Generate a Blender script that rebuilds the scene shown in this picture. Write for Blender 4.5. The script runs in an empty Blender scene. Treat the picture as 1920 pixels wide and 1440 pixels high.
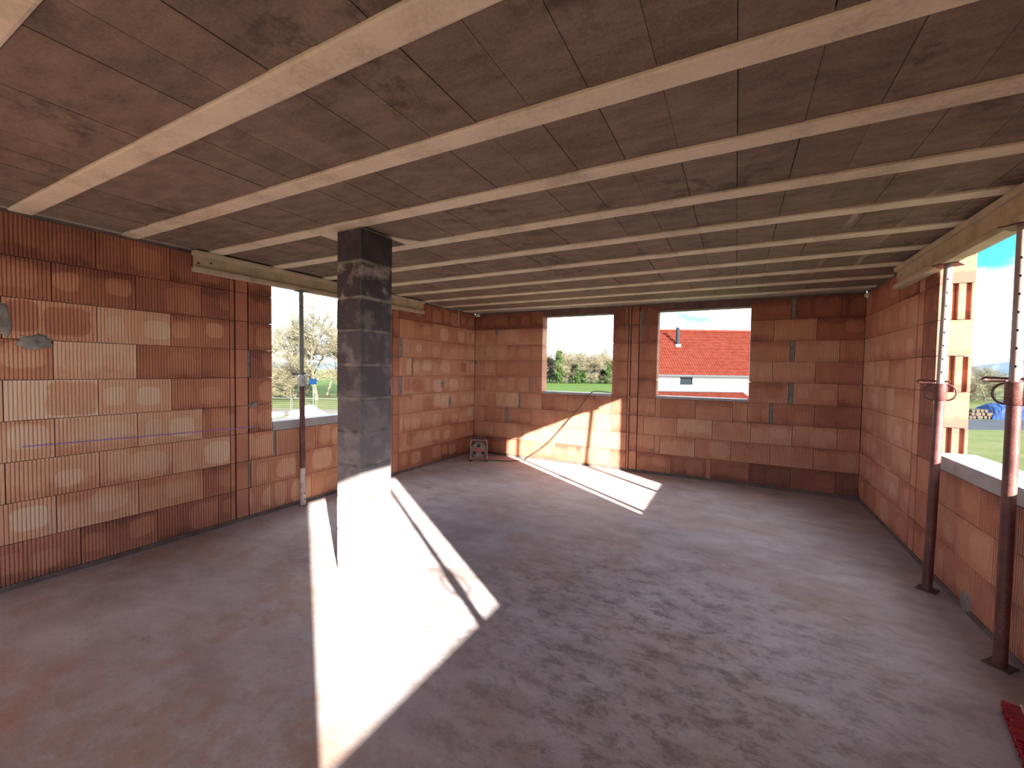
import bpy, math, random
from mathutils import Vector, Matrix, Quaternion
random.seed(7)
SC = bpy.context.scene
COL = SC.collection

# ------------------------------------------------------------------ camera
XL, XR, YB, YR, H = -4.284, 1.373, 6.564, -3.0, 2.55
cam_d = bpy.data.cameras.new('camera')
cam_d.sensor_width = 36.0
cam_d.lens = 788.64 * 36.0 / 1920.0
cam_d.clip_start = 0.05
cam_d.clip_end = 5000
cam = bpy.data.objects.new('camera', cam_d)
COL.objects.link(cam)
_r = Vector((0.88247356, 0.47011827, 0.01514054))
_u = Vector((-0.02963376, 0.02344363, 0.99928586))
_f = Vector((-0.46942759, 0.88229202, -0.03461975))
M4 = Matrix((( _r.x, _u.x, -_f.x, 0.0), (_r.y, _u.y, -_f.y, 0.0), (_r.z, _u.z, -_f.z, 1.5443), (0, 0, 0, 1)))
cam.matrix_world = M4
SC.camera = cam

# ------------------------------------------------------------------ light
EXPOSURE = 0.7
SUN_STRENGTH = 24.0
SKY_STRENGTH = 5.2
CLOUD_SEED = 13.35
SC.view_settings.view_transform = 'Standard'
SC.view_settings.look = 'None'
SC.view_settings.gamma = 1.0
SC.view_settings.use_curve_mapping = False
SC.view_settings.exposure = EXPOSURE
sun_d = bpy.data.lights.new('sun', 'SUN')
sun_d.energy = SUN_STRENGTH
sun_d.angle = math.radians(0.53)
sun_d.color = (1.0, 0.93, 0.80)
sun = bpy.data.objects.new('sun', sun_d)
sun.rotation_mode = 'QUATERNION'
sun.rotation_quaternion = Vector((-1.0, 0.715, -0.424)).to_track_quat('-Z', 'Y')
sun.location = (20, -14, 12)
COL.objects.link(sun)


class NT:
    """small helper for building node trees"""
    def __init__(self, tree):
        self.t = tree
        self.n = tree.nodes
        self.l = tree.links

    def add(self, kind, **kw):
        nd = self.n.new(kind)
        for k, v in kw.items():
            setattr(nd, k, v)
        return nd

    def put(self, sock, v):
        if isinstance(v, bpy.types.NodeSocket):
            self.l.new(v, sock)
        elif v is not None:
            if isinstance(v, (tuple, list)) and len(v) == 3 and sock.type == 'RGBA':
                v = (*v, 1.0)
            sock.default_value = v

    def math(self, op, a, b=None, c=None, clamp=False):
        nd = self.add('ShaderNodeMath', operation=op, use_clamp=clamp)
        for i, v in enumerate((a, b, c)):
            if v is not None:
                self.put(nd.inputs[i], v)
        return nd.outputs[0]

    def vmath(self, op, a, b=None):
        nd = self.add('ShaderNodeVectorMath', operation=op)
        self.put(nd.inputs[0], a)
        if b is not None:
            self.put(nd.inputs[1], b)
        return nd.outputs[0]

    def sep(self, v):
        nd = self.add('ShaderNodeSeparateXYZ')
        self.put(nd.inputs[0], v)
        return nd.outputs

    def comb(self, x, y, z):
        nd = self.add('ShaderNodeCombineXYZ')
        for i, v in enumerate((x, y, z)):
            self.put(nd.inputs[i], v)
        return nd.outputs[0]

    def noise(self, vec, scale, detail=3.0, rough=0.55, dist=0.0):
        nd = self.add('ShaderNodeTexNoise')
        self.put(nd.inputs['Vector'], vec)
        nd.inputs['Scale'].default_value = scale
        nd.inputs['Detail'].default_value = detail
        nd.inputs['Roughness'].default_value = rough
        nd.inputs['Distortion'].default_value = dist
        return nd.outputs[0]

    def ramp(self, fac, stops, interp='LINEAR'):
        nd = self.add('ShaderNodeValToRGB')
        self.put(nd.inputs[0], fac)
        cr = nd.color_ramp
        cr.interpolation = interp
        while len(cr.elements) < len(stops):
            cr.elements.new(0.5)
        for e, (p, c) in zip(cr.elements, stops):
            e.position = p
            if not isinstance(c, (tuple, list)):
                c = (c, c, c)
            e.color = (*c, 1.0)
        return nd.outputs[0]

    def smooth(self, v, a, b):
        nd = self.add('ShaderNodeMapRange', interpolation_type='SMOOTHSTEP')
        self.put(nd.inputs[0], v)
        nd.inputs[1].default_value = a
        nd.inputs[2].default_value = b
        nd.inputs[3].default_value = 0.0
        nd.inputs[4].default_value = 1.0
        return nd.outputs[0]

    def mix(self, fac, a, b, mode='MIX'):
        nd = self.add('ShaderNodeMix', data_type='RGBA', blend_type=mode)
        self.put(nd.inputs[0], fac)
        self.put(nd.inputs[6], a)
        self.put(nd.inputs[7], b)
        return nd.outputs[2]

    def bump(self, height, strength=0.3, dist=0.01):
        nd = self.add('ShaderNodeBump')
        nd.inputs['Strength'].default_value = strength
        nd.inputs['Distance'].default_value = dist
        self.put(nd.inputs['Height'], height)
        return nd.outputs[0]


def new_mat(name):
    m = bpy.data.materials.new(name)
    m.use_nodes = True
    t = NT(m.node_tree)
    for nd in list(t.n):
        t.n.remove(nd)
    out = t.add('ShaderNodeOutputMaterial')
    b = t.add('ShaderNodeBsdfPrincipled')
    t.l.new(b.outputs[0], out.inputs[0])
    return m, t, b


# world: blue winter sky, hazy horizon, soft white cloud
world = bpy.data.worlds.new('sky')
SC.world = world
world.use_nodes = True
wt = NT(world.node_tree)
for nd in list(wt.n):
    wt.n.remove(nd)
w_out = wt.add('ShaderNodeOutputWorld')
w_bg = wt.add('ShaderNodeBackground')
wt.l.new(w_bg.outputs[0], w_out.inputs[0])
dirv = wt.add('ShaderNodeTexCoord').outputs['Generated']
sx, sy, sz = wt.sep(dirv)
skyc = wt.ramp(sz, [(0.0, (0.50, 0.62, 0.72)), (0.05, (0.17, 0.38, 0.54)), (0.12, (0.024, 0.14, 0.23)),
                    (0.35, (0.018, 0.11, 0.22)), (1.0, (0.018, 0.09, 0.20))])
cdir = wt.comb(wt.math('DIVIDE', sx, wt.math('ADD', wt.math('ABSOLUTE', sz), 0.25)),
               wt.math('DIVIDE', sy, wt.math('ADD', wt.math('ABSOLUTE', sz), 0.25)), CLOUD_SEED)
cl = wt.smooth(wt.noise(cdir, 0.62, 6.0, 0.55), 0.445, 0.58)
hazy = wt.smooth(sz, 0.10, 0.0)
skyc = wt.mix(wt.math('MULTIPLY', cl, 0.9), skyc, (0.90, 0.92, 0.95))
skyc = wt.mix(wt.math('MULTIPLY', hazy, 0.4), skyc, (0.85, 0.90, 0.95))
wt.put(w_bg.inputs[0], skyc)
w_bg.inputs[1].default_value = SKY_STRENGTH


# ------------------------------------------------------------------ mesh helpers
class MB:
    def __init__(self):
        self.v = []
        self.f = []

    def add(self, verts, faces):
        o = len(self.v)
        self.v += [tuple(p) for p in verts]
        self.f += [tuple(i + o for i in fc) for fc in faces]
        return self

    def box(self, x0, x1, y0, y1, z0, z1):
        if x0 > x1: x0, x1 = x1, x0
        if y0 > y1: y0, y1 = y1, y0
        return self.add([(x0, y0, z0), (x1, y0, z0), (x1, y1, z0), (x0, y1, z0), (x0, y0, z1), (x1, y0, z1), (x1, y1, z1), (x0, y1, z1)],
                        [(0, 3, 2, 1), (4, 5, 6, 7), (0, 1, 5, 4), (1, 2, 6, 5), (2, 3, 7, 6), (3, 0, 4, 7)])

    def prism(self, poly, z0, z1):
        """poly: CCW footprint in xy"""
        n = len(poly)
        v = [(x, y, z0) for x, y in poly] + [(x, y, z1) for x, y in poly]
        f = [tuple(reversed(range(n))), tuple(range(n, 2 * n))]
        f += [(i, (i + 1) % n, n + (i + 1) % n, n + i) for i in range(n)]
        return self.add(v, f)

    def tube(self, pts, rad, n=8, cap=True):
        pts = [Vector(p) for p in pts]
        if not isinstance(rad, (list, tuple)):
            rad = [rad] * len(pts)
        v, f = [], []
        prev = None
        for i, p in enumerate(pts):
            t = (pts[min(i + 1, len(pts) - 1)] - pts[max(i - 1, 0)]).normalized()
            if prev is None:
                a = t.orthogonal().normalized()
            else:
                a = (prev - t * prev.dot(t)).normalized()
            prev = a
            b = t.cross(a)
            for k in range(n):
                w = 2 * math.pi * k / n
                v.append(p + (a * math.cos(w) + b * math.sin(w)) * rad[i])
        for i in range(len(pts) - 1):
            for k in range(n):
                f.append((i * n + k, i * n + (k + 1) % n, (i + 1) * n + (k + 1) % n, (i + 1) * n + k))
        if cap:
            f.append(tuple(reversed(range(n))))
            f.append(tuple(range((len(pts) - 1) * n, len(pts) * n)))
        return self.add(v, f)

    def lathe(self, prof, c=(0, 0, 0), axis='z', n=24):
        """prof: (radius, height) list"""
        v, f = [], []
        for r, h in prof:
            for k in range(n):
                w = 2 * math.pi * k / n
                a, b = r * math.cos(w), r * math.sin(w)
                p = (a, b, h) if axis == 'z' else ((a, h, -b) if axis == 'y' else (h, a, b))
                v.append((p[0] + c[0], p[1] + c[1], p[2] + c[2]))
        for i in range(len(prof) - 1):
            for k in range(n):
                f.append((i * n + k, i * n + (k + 1) % n, (i + 1) * n + (k + 1) % n, (i + 1) * n + k))
        f.append(tuple(reversed(range(n))))
        f.append(tuple(range((len(prof) - 1) * n, len(prof) * n)))
        return self.add(v, f)

    def mesh(self, name, smooth=False):
        me = bpy.data.meshes.new(name)
        me.from_pydata(self.v, [], self.f)
        me.update()
        if smooth:
            me.polygons.foreach_set('use_smooth', [True] * len(me.polygons))
        return me

    def build(self, name, mat, parent=None, loc=(0, 0, 0), rz=0.0, smooth=False, bevel=0.0):
        me = self.mesh(name, smooth)
        return link(name, me, mat, parent, loc, rz, bevel)


def link(name, me, mat, parent=None, loc=(0, 0, 0), rz=0.0, bevel=0.0):
    if mat is not None and not me.materials:
        me.materials.append(mat)
    o = bpy.data.objects.new(name, me)
    COL.objects.link(o)
    o.location = loc
    o.rotation_euler = (0, 0, rz)
    if parent is not None:
        o.parent = parent
    if bevel:
        md = o.modifiers.new('bevel', 'BEVEL')
        md.width = bevel
        md.segments = 2
        md.limit_method = 'ANGLE'
    return o


def smooth_angle(o, ang=40):
    me = o.data
    me.polygons.foreach_set('use_smooth', [True] * len(me.polygons))
    me.set_sharp_from_angle(angle=math.radians(ang))
    return o


def empty(name, loc=(0, 0, 0), rz=0.0):
    o = bpy.data.objects.new(name, None)
    o.empty_display_size = 0.1
    COL.objects.link(o)
    o.location = loc
    o.rotation_euler = (0, 0, rz)
    return o


def tag(o, label=None, cat=None, group=None, kind=None):
    if label: o['label'] = label
    if cat: o['category'] = cat
    if group: o['group'] = group
    if kind: o['kind'] = kind
    return o


# ------------------------------------------------------------------ materials
def geo_pos(t):
    return t.add('ShaderNodeNewGeometry').outputs['Position']


def mat_brick():
    m, t, b = new_mat('terracotta_brick')
    tc = t.add('ShaderNodeTexCoord').outputs['Object']
    oi = t.add('ShaderNodeObjectInfo')
    csep = t.add('ShaderNodeSeparateColor')
    t.put(csep.inputs[0], oi.outputs['Color'])
    dry, size, amp = csep.outputs[0], csep.outputs[1], csep.outputs[2]
    rnd = oi.outputs['Random']
    pos = geo_pos(t)
    ox, oy, oz = t.sep(tc)
    n1 = t.noise(pos, 9.0, 3.0)
    n2 = t.noise(pos, 2.3, 2.0)
    wob = t.math('MULTIPLY', t.math('SUBTRACT', t.noise(pos, 6.5, 4.0, 0.6), 0.5), 1.9)

    def blob(cx, a, cz, hb):
        u = t.math('DIVIDE', t.math('SUBTRACT', ox, cx), a)
        w = t.math('DIVIDE', t.math('SUBTRACT', oz, cz), hb)
        s = t.math('ADD', t.math('POWER', t.math('ABSOLUTE', u), 3.5), t.math('POWER', t.math('ABSOLUTE', w), 3.5))
        return t.smooth(t.math('ADD', s, wob), 1.22, 0.72)
    rb = t.math('FRACT', t.math('MULTIPLY', rnd, 17.3))
    rc = t.math('FRACT', t.math('MULTIPLY', rnd, 41.7))
    cxb = t.math('MULTIPLY_ADD', rnd, 0.09, 0.055)
    b1 = blob(cxb, t.math('MULTIPLY_ADD', size, 0.10, 0.045), t.math('MULTIPLY_ADD', rb, 0.07, -0.035), t.math('MULTIPLY_ADD', size, 0.085, 0.04))
    b2 = t.math('MULTIPLY', blob(t.math('MULTIPLY_ADD', rb, -0.06, -0.11), t.math('MULTIPLY_ADD', rc, 0.05, 0.03), t.math('MULTIPLY_ADD', rc, 0.05, -0.03), t.math('MULTIPLY_ADD', size, 0.075, 0.045)), rc)
    patch = t.math('MAXIMUM', b1, b2)
    # damp that has crept in from the upper or lower edge of the brick
    edge = t.smooth(t.math('ADD', t.math('MULTIPLY', oz, t.math('SUBTRACT', t.math('MULTIPLY', rb, 2.0), 1.0)), t.math('MULTIPLY', t.math('SUBTRACT', n1, 0.5), 0.16)), 0.02, 0.10)
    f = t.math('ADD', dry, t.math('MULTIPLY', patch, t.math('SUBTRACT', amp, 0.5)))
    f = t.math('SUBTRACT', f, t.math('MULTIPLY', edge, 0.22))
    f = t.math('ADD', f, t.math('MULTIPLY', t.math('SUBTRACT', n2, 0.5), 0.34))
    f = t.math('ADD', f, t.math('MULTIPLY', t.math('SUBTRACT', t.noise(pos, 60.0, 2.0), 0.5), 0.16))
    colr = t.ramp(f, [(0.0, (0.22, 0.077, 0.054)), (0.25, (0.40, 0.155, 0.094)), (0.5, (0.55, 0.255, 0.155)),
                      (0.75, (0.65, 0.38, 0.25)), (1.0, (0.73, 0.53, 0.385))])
    t.put(b.inputs['Base Color'], colr)
    b.inputs['Roughness'].default_value = 0.85
    t.put(b.inputs['Normal'], t.bump(t.noise(pos, 140.0, 2.0), 0.15, 0.003))
    return m


def mat_noise(name, c0, c1, scale=3.0, rough=0.85, detail=4.0, bump=0.1, c2=None, fine=0.0, metallic=0.0, obj=False, bscale=80.0):
    m, t, b = new_mat(name)
    pos = t.add('ShaderNodeTexCoord').outputs['Object'] if obj else geo_pos(t)
    n = t.noise(pos, scale, detail)
    if fine:
        n = t.math('ADD', t.math('MULTIPLY', n, 1 - fine), t.math('MULTIPLY', t.noise(pos, scale * 11, 3.0), fine))
    st = [(0.32, c0), (0.68, c1)] if c2 is None else [(0.3, c0), (0.5, c1), (0.7, c2)]
    t.put(b.inputs['Base Color'], t.ramp(n, st))
    b.inputs['Roughness'].default_value = rough
    b.inputs['Metallic'].default_value = metallic
    if bump:
        t.put(b.inputs['Normal'], t.bump(t.noise(pos, bscale, 3.0), bump, 0.004))
    return m


def mat_floor():
    m, t, b = new_mat('screed_floor')
    pos = geo_pos(t)
    x, y, z = t.sep(pos)
    big = t.noise(pos, 0.55, 4.0, 0.6)
    mid = t.noise(t.vmath('MULTIPLY', pos, (1.0, 1.9, 1.0)), 2.6, 6.0, 0.62, 0.4)
    fin = t.noise(pos, 42.0, 4.0, 0.65)
    base = t.ramp(t.math('ADD', t.math('MULTIPLY', big, 0.5), t.math('MULTIPLY', mid, 0.5)),
                  [(0.34, (0.285, 0.240, 0.250)), (0.5, (0.43, 0.385, 0.41)), (0.64, (0.54, 0.505, 0.545))])
    # brick dust trodden into the screed
    dust = t.math('MULTIPLY', t.smooth(t.noise(pos, 0.8, 6.0, 0.62, 0.3), 0.42, 0.62), t.smooth(t.noise(pos, 6.0, 8.0, 0.75), 0.32, 0.60))
    near = t.smooth(y, 3.2, 0.8)
    base = t.mix(t.math('MULTIPLY', dust, t.math('MULTIPLY_ADD', near, 0.30, 0.55)), base, (0.40, 0.255, 0.195))
    # pale cement bloom
    bloom = t.smooth(t.noise(t.vmath('ADD', pos, (7.0, 3.0, 0.0)), 1.1, 6.0, 0.66), 0.56, 0.70)
    base = t.mix(t.math('MULTIPLY', bloom, 0.5), base, (0.56, 0.54, 0.60))
    # trowel scuffs and trampled dark marks, thickest in the middle of the room
    dx = t.math('SUBTRACT', x, -0.35)
    dy = t.math('SUBTRACT', y, 2.45)
    rr = t.math('SQRT', t.math('ADD', t.math('MULTIPLY', dx, dx), t.math('MULTIPLY', dy, dy)))
    cen = t.smooth(t.math('ADD', rr, t.math('MULTIPLY', t.math('SUBTRACT', big, 0.5), 2.2)), 1.7, 0.5)
    sv = t.vmath('MULTIPLY', pos, (1.0, 1.6, 1.0))
    scuff = t.smooth(t.noise(sv, 6.5, 10.0, 0.80, 0.15), 0.45, 0.63)
    base = t.mix(t.math('MULTIPLY', scuff, t.math('MULTIPLY_ADD', cen, 0.62, 0.13)), base, (0.155, 0.110, 0.105))
    stain = t.smooth(t.noise(t.vmath('ADD', sv, (3.1, 9.7, 0.0)), 1.9, 9.0, 0.74, 0.1), 0.60, 0.74)
    base = t.mix(t.math('MULTIPLY', stain, 0.7), base, (0.14, 0.095, 0.085))
    base = t.mix(t.math('MULTIPLY', t.smooth(fin, 0.54, 0.74), 0.32), base, (0.19, 0.15, 0.145))
    t.put(b.inputs['Base Color'], base)
    t.put(b.inputs['Roughness'], t.math('MULTIPLY_ADD', mid, 0.25, 0.55))
    h = t.math('ADD', t.math('MULTIPLY', mid, 0.7), t.math('MULTIPLY', fin, 0.3))
    t.put(b.inputs['Normal'], t.bump(h, 0.35, 0.012))
    return m


def mat_panel():
    m, t, b = new_mat('wood_fibre_panel')
    pos = geo_pos(t)
    oi = t.add('ShaderNodeObjectInfo')
    x, y, z = t.sep(pos)
    st = t.vmath('MULTIPLY', pos, (1.0, 2.4, 1.0))
    n = t.noise(st, 5.0, 5.0, 0.6)
    fin = t.noise(pos, 95.0, 3.0, 0.7)
    f = t.math('ADD', t.math('MULTIPLY', n, 0.6), t.math('MULTIPLY', fin, 0.4))
    f = t.math('ADD', f, t.math('MULTIPLY', t.math('SUBTRACT', oi.outputs['Random'], 0.5), 0.10))
    c = t.ramp(f, [(0.30, (0.095, 0.066, 0.050)), (0.5, (0.172, 0.123, 0.095)), (0.68, (0.235, 0.172, 0.136))])
    # damp dark blotches on some boards
    bl = t.math('MULTIPLY', t.smooth(t.noise(pos, 1.7, 4.0, 0.6), 0.54, 0.66), t.smooth(t.noise(pos, 13.0, 5.0, 0.7), 0.42, 0.62))
    c = t.mix(t.math('MULTIPLY', bl, 0.75), c, (0.050, 0.036, 0.030))
    # lime runs along a few joints towards the far right of the slab
    w1 = t.math('ABSOLUTE', t.math('SUBTRACT', x, t.math('MULTIPLY_ADD', t.noise(pos, 3.0, 3.0), 0.10, 0.60)))
    w2 = t.math('ABSOLUTE', t.math('SUBTRACT', x, t.math('MULTIPLY_ADD', t.noise(pos, 4.0, 3.0), 0.08, 0.90)))
    ln = t.smooth(t.math('MINIMUM', w1, w2), 0.030, 0.004)
    ln = t.math('MULTIPLY', ln, t.smooth(t.noise(pos, 2.2, 4.0), 0.44, 0.60))
    ln = t.math('MULTIPLY', ln, t.smooth(y, 2.6, 3.4))
    c = t.mix(t.math('MULTIPLY', ln, 0.6), c, (0.42, 0.36, 0.31))
    t.put(b.inputs['Base Color'], c)
    b.inputs['Roughness'].default_value = 0.9
    t.put(b.inputs['Normal'], t.bump(fin, 0.35, 0.004))
    return m


def mat_block():
    m, t, b = new_mat('concrete_block')
    oi = t.add('ShaderNodeObjectInfo')
    csep = t.add('ShaderNodeSeparateColor')
    t.put(csep.inputs[0], oi.outputs['Color'])
    pos = geo_pos(t)
    n = t.noise(pos, 5.0, 6.0, 0.62)
    fin = t.noise(pos, 70.0, 3.0, 0.7)
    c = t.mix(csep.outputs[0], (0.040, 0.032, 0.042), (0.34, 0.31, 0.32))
    c = t.mix(t.math('MULTIPLY', t.smooth(t.noise(pos, 11.0, 5.0, 0.7), 0.42, 0.66), 0.25), c, (0.12, 0.10, 0.115))
    c = t.mix(t.math('MULTIPLY', t.smooth(n, 0.46, 0.64), csep.outputs[1]), c, (0.50, 0.44, 0.42))
    c = t.mix(t.math('MULTIPLY', t.smooth(fin, 0.5, 0.72), 0.3), c, (0.03, 0.026, 0.03))
    t.put(b.inputs['Base Color'], c)
    b.inputs['Roughness'].default_value = 0.9
    t.put(b.inputs['Normal'], t.bump(fin, 0.4, 0.004))
    return m


def mat_plain(name, c, rough=0.6, metallic=0.0):
    m, t, b = new_mat(name)
    n = t.noise(geo_pos(t), 14.0, 3.0)
    t.put(b.inputs['Base Color'], t.ramp(n, [(0.3, tuple(x * 0.86 for x in c)), (0.7, tuple(min(1, x * 1.1) for x in c))]))
    b.inputs['Roughness'].default_value = rough
    b.inputs['Metallic'].default_value = metallic
    return m


def mat_brick_far():
    m, t, b = new_mat('brickwork_slab')
    pos = geo_pos(t)
    x, y, z = t.sep(pos)
    bt = t.add('ShaderNodeTexBrick')
    t.put(bt.inputs['Vector'], t.comb(t.math('ADD', x, y), z, 0.0))
    bt.inputs['Color1'].default_value = (0.42, 0.16, 0.09, 1)
    bt.inputs['Color2'].default_value = (0.50, 0.24, 0.14, 1)
    bt.inputs['Mortar'].default_value = (0.18, 0.07, 0.05, 1)
    bt.inputs['Scale'].default_value = 1.0
    bt.inputs['Mortar Size'].default_value = 0.004
    bt.inputs['Brick Width'].default_value = 0.474
    bt.inputs['Row Height'].default_value = 0.277
    t.put(b.inputs['Base Color'], bt.outputs[0])
    b.inputs['Roughness'].default_value = 0.85
    return m


M = {
    'brick': mat_brick(),
    'brick_far': mat_brick_far(),
    'core': mat_noise('joint_backing_clay', (0.10, 0.045, 0.03), (0.17, 0.07, 0.045), 8),  # dark brown core sheet behind the brick joints
    'mortar': mat_noise('grey_mortar', (0.17, 0.155, 0.145), (0.28, 0.26, 0.24), 25, bump=0.6, bscale=60),
    'bed': mat_noise('mortar_bed', (0.085, 0.060, 0.055), (0.17, 0.125, 0.115), 9, bump=0.5),
    'sill': mat_noise('cast_concrete_sill', (0.30, 0.28, 0.275), (0.42, 0.40, 0.385), 6, bump=0.3, fine=0.3),
    'joist': mat_noise('concrete_joist', (0.40, 0.335, 0.255), (0.62, 0.535, 0.42), 5, c2=(0.70, 0.61, 0.485), bump=0.25, fine=0.3),
    'slab': mat_noise('slab_concrete', (0.26, 0.225, 0.195), (0.37, 0.325, 0.285), 6, bump=0.3),
    'panel': mat_panel(),
    'floor': mat_floor(),
    'block': mat_block(),
    'block_mortar': mat_noise('pillar_mortar', (0.10, 0.092, 0.085), (0.30, 0.28, 0.25), 10, bump=0.5),
    'beam': mat_noise('dusty_timber', (0.28, 0.215, 0.135), (0.45, 0.36, 0.245), 4, c2=(0.50, 0.42, 0.31), bump=0.2, fine=0.25),
    'beam_edge': mat_noise('dusty_timber_flange', (0.40, 0.32, 0.23), (0.54, 0.45, 0.345), 5, bump=0.2),
    'lintel': mat_noise('stained_lintel', (0.10, 0.055, 0.055), (0.20, 0.105, 0.095), 9, bump=0.4),
    'prop_red': mat_noise('worn_red_paint', (0.055, 0.014, 0.015), (0.10, 0.026, 0.025), 9, rough=0.5, c2=(0.19, 0.085, 0.072), bump=0.1, fine=0.4),
    'prop_grey': mat_noise('dusty_tube', (0.27, 0.20, 0.185), (0.40, 0.33, 0.31), 7, rough=0.5, bump=0.1, fine=0.3),
    'prop_green': mat_noise('dull_green_tube', (0.13, 0.14, 0.13), (0.24, 0.24, 0.215), 7, rough=0.5, bump=0.1),
    'prop_white': mat_noise('cement_splashed_tube', (0.36, 0.22, 0.21), (0.56, 0.47, 0.46), 18, rough=0.7, bump=0.2),
    'galv': mat_noise('galvanised_steel', (0.36, 0.37, 0.38), (0.52, 0.53, 0.54), 12, rough=0.45, metallic=0.5, bump=0),
    'dark': mat_plain('dark_steel', (0.05, 0.04, 0.04), 0.5),
    'plate': mat_plain('rusty_plate', (0.12, 0.085, 0.075), 0.7),
    'fence': mat_plain('dull_fence_wire', (0.10, 0.105, 0.11), 0.6),
    'hole': mat_plain('hole_black', (0.015, 0.012, 0.012), 0.9),
    'chalk': mat_plain('violet_chalk', (0.26, 0.15, 0.42), 0.9),
    'foam': mat_plain('white_foam', (0.72, 0.68, 0.63), 0.9),
    'grip': mat_plain('dusty_blue_grip', (0.07, 0.075, 0.10), 0.7),
    'drum': mat_noise('dusty_drum', (0.24, 0.17, 0.145), (0.42, 0.33, 0.29), 22, bump=0.1),
    'frame_red': mat_noise('dusty_reel_frame', (0.33, 0.16, 0.14), (0.52, 0.36, 0.32), 20, rough=0.5, bump=0),
    'hub': mat_plain('red_hub', (0.55, 0.10, 0.10), 0.5),
    'cable': mat_plain('dark_cable', (0.11, 0.075, 0.05), 0.6),
    'cable_wound': mat_plain('wound_cable', (0.10, 0.06, 0.045), 0.7),
    'bristle': mat_noise('red_bristles', (0.26, 0.008, 0.018), (0.42, 0.020, 0.035), 60, rough=0.55, bump=0.3),
    'broom_wood': mat_plain('pinkish_wood', (0.46, 0.33, 0.29), 0.7),
    'rubber': mat_plain('black_rubber', (0.03, 0.025, 0.025), 0.8),
}

# ------------------------------------------------------------------ room shell
CH = 0.277            # brick course height
Z0 = 0.037            # top of the mortar bed
TH = 0.20             # wall thickness
_mesh_cache = {}


def brick_mesh(L, Hh, rib, slots):
    key = (round(L, 3), round(Hh, 3), rib, slots)
    if key in _mesh_cache:
        return _mesh_cache[key]
    a = L / 2
    poly = []
    if rib:
        mrg = 0.010
        n = max(1, int(round((L - 2 * mrg) / 0.0205)))
        p = (L - 2 * mrg) / n
        poly.append((-a, 0.0))
        for i in range(n):
            s = -a + mrg + i * p
            poly += [(s + p * 0.30, 0.0), (s + p * 0.39, 0.0056), (s + p * 0.61, 0.0056), (s + p * 0.70, 0.0)]
        poly.append((a, 0.0))
    else:
        poly += [(-a, 0.0), (a, 0.0)]
    if slots == 1:
        poly += [(a, 0.075), (a - 0.028, 0.078), (a - 0.028, 0.106), (a, 0.109), (a, 0.150), (a - 0.028, 0.153), (a - 0.028, 0.178), (a, 0.181)]
    poly += [(a, TH), (-a, TH)]
    if slots == -1:
        poly += [(-a, 0.181), (-a + 0.028, 0.178), (-a + 0.028, 0.153), (-a, 0.150), (-a, 0.109), (-a + 0.028, 0.106), (-a + 0.028, 0.078), (-a, 0.075)]
    me = MB().prism(poly, -Hh / 2, Hh / 2).mesh('brick')
    me.materials.append(M['brick'])
    _mesh_cache[key] = me
    return me


RB = random.Random(11)


class Wall:
    def __init__(self, core, origin, theta):
        self.core, self.o, self.th = core, Vector(origin), theta
        self.d = Vector((math.cos(theta), math.sin(theta), 0))

    def at(self, u, z, out=0.0):
        """u = world coordinate along the wall, out = metres into the room"""
        if abs(self.d.x) > 0.5:
            return Vector((u, self.o.y - out, z))
        return Vector((self.o.x - out * (1 if self.o.x > 0 else -1), u, z))

    def brick(self, u0, u1, z0, z1, kind='r', dry=0.5, slots=0):
        g, gz = 0.0070, 0.0045
        L, hh = abs(u1 - u0) - g, (z1 - z0) - gz
        if L < 0.012 or hh < 0.012:
            return None
        c = self.at((u0 + u1) / 2, (z0 + z1) / 2, RB.uniform(-0.0015, 0.0015))
        if kind == 'm':
            me = MB().box(-L / 2 - .002, L / 2 + .002, 0.012, TH - 0.01, -hh / 2, hh / 2).mesh('mortar_fill')
            return link('mortar_fill', me, M['mortar'], self.core, c, self.th)
        me = brick_mesh(L, hh, kind != 's', slots)
        o = link('brick', me, M['brick'], self.core, c, self.th)
        if kind == 's':
            o.color = (min(1, dry), 0.0, 0.5, 1)
        else:
            jit = 0.06 if self.o.x < 0 else 0.11
            d = max(0.02, min(0.98, dry + RB.uniform(-jit, jit)))
            sign = RB.choice((1, 1, 1, 1, -1)) if d > 0.5 else 1
            o.color = (d, RB.uniform(0.25, 1.0), max(0, min(1, 0.5 + sign * RB.uniform(0.06, 0.30) * (1.0 if self.o.x < 0 else 0.55))), 1)
        return o

    def bar(self, name, u0, u1, z0, z1, out0, out1, mat, bevel=0.0):
        """box on the wall between two distances from its face (positive = into the room)"""
        a, b = self.at(u0, z0, out0), self.at(u1, z1, out1)
        mb = MB().box(a.x, b.x, a.y, b.y, a.z, b.z)
        return mb.build(name, mat, self.core, bevel=bevel)


def struct(o):
    o['kind'] = 'structure'
    return o


def run(first, step, stop):
    """joint positions from first onwards by step until stop (either direction)"""
    out = [first]
    while (out[-1] + step - stop) * step < 0:
        out.append(out[-1] + step)
    out.append(stop)
    return out


def segs(js, kind='r'):
    return [(min(a, b), max(a, b), kind) for a, b in zip(js, js[1:])]


# floor
floor = struct(MB().box(XL - 0.2, XR + 0.2, YR - 0.2, YB + 0.2, -0.22, 0.0).build('floor', M['floor']))

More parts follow.
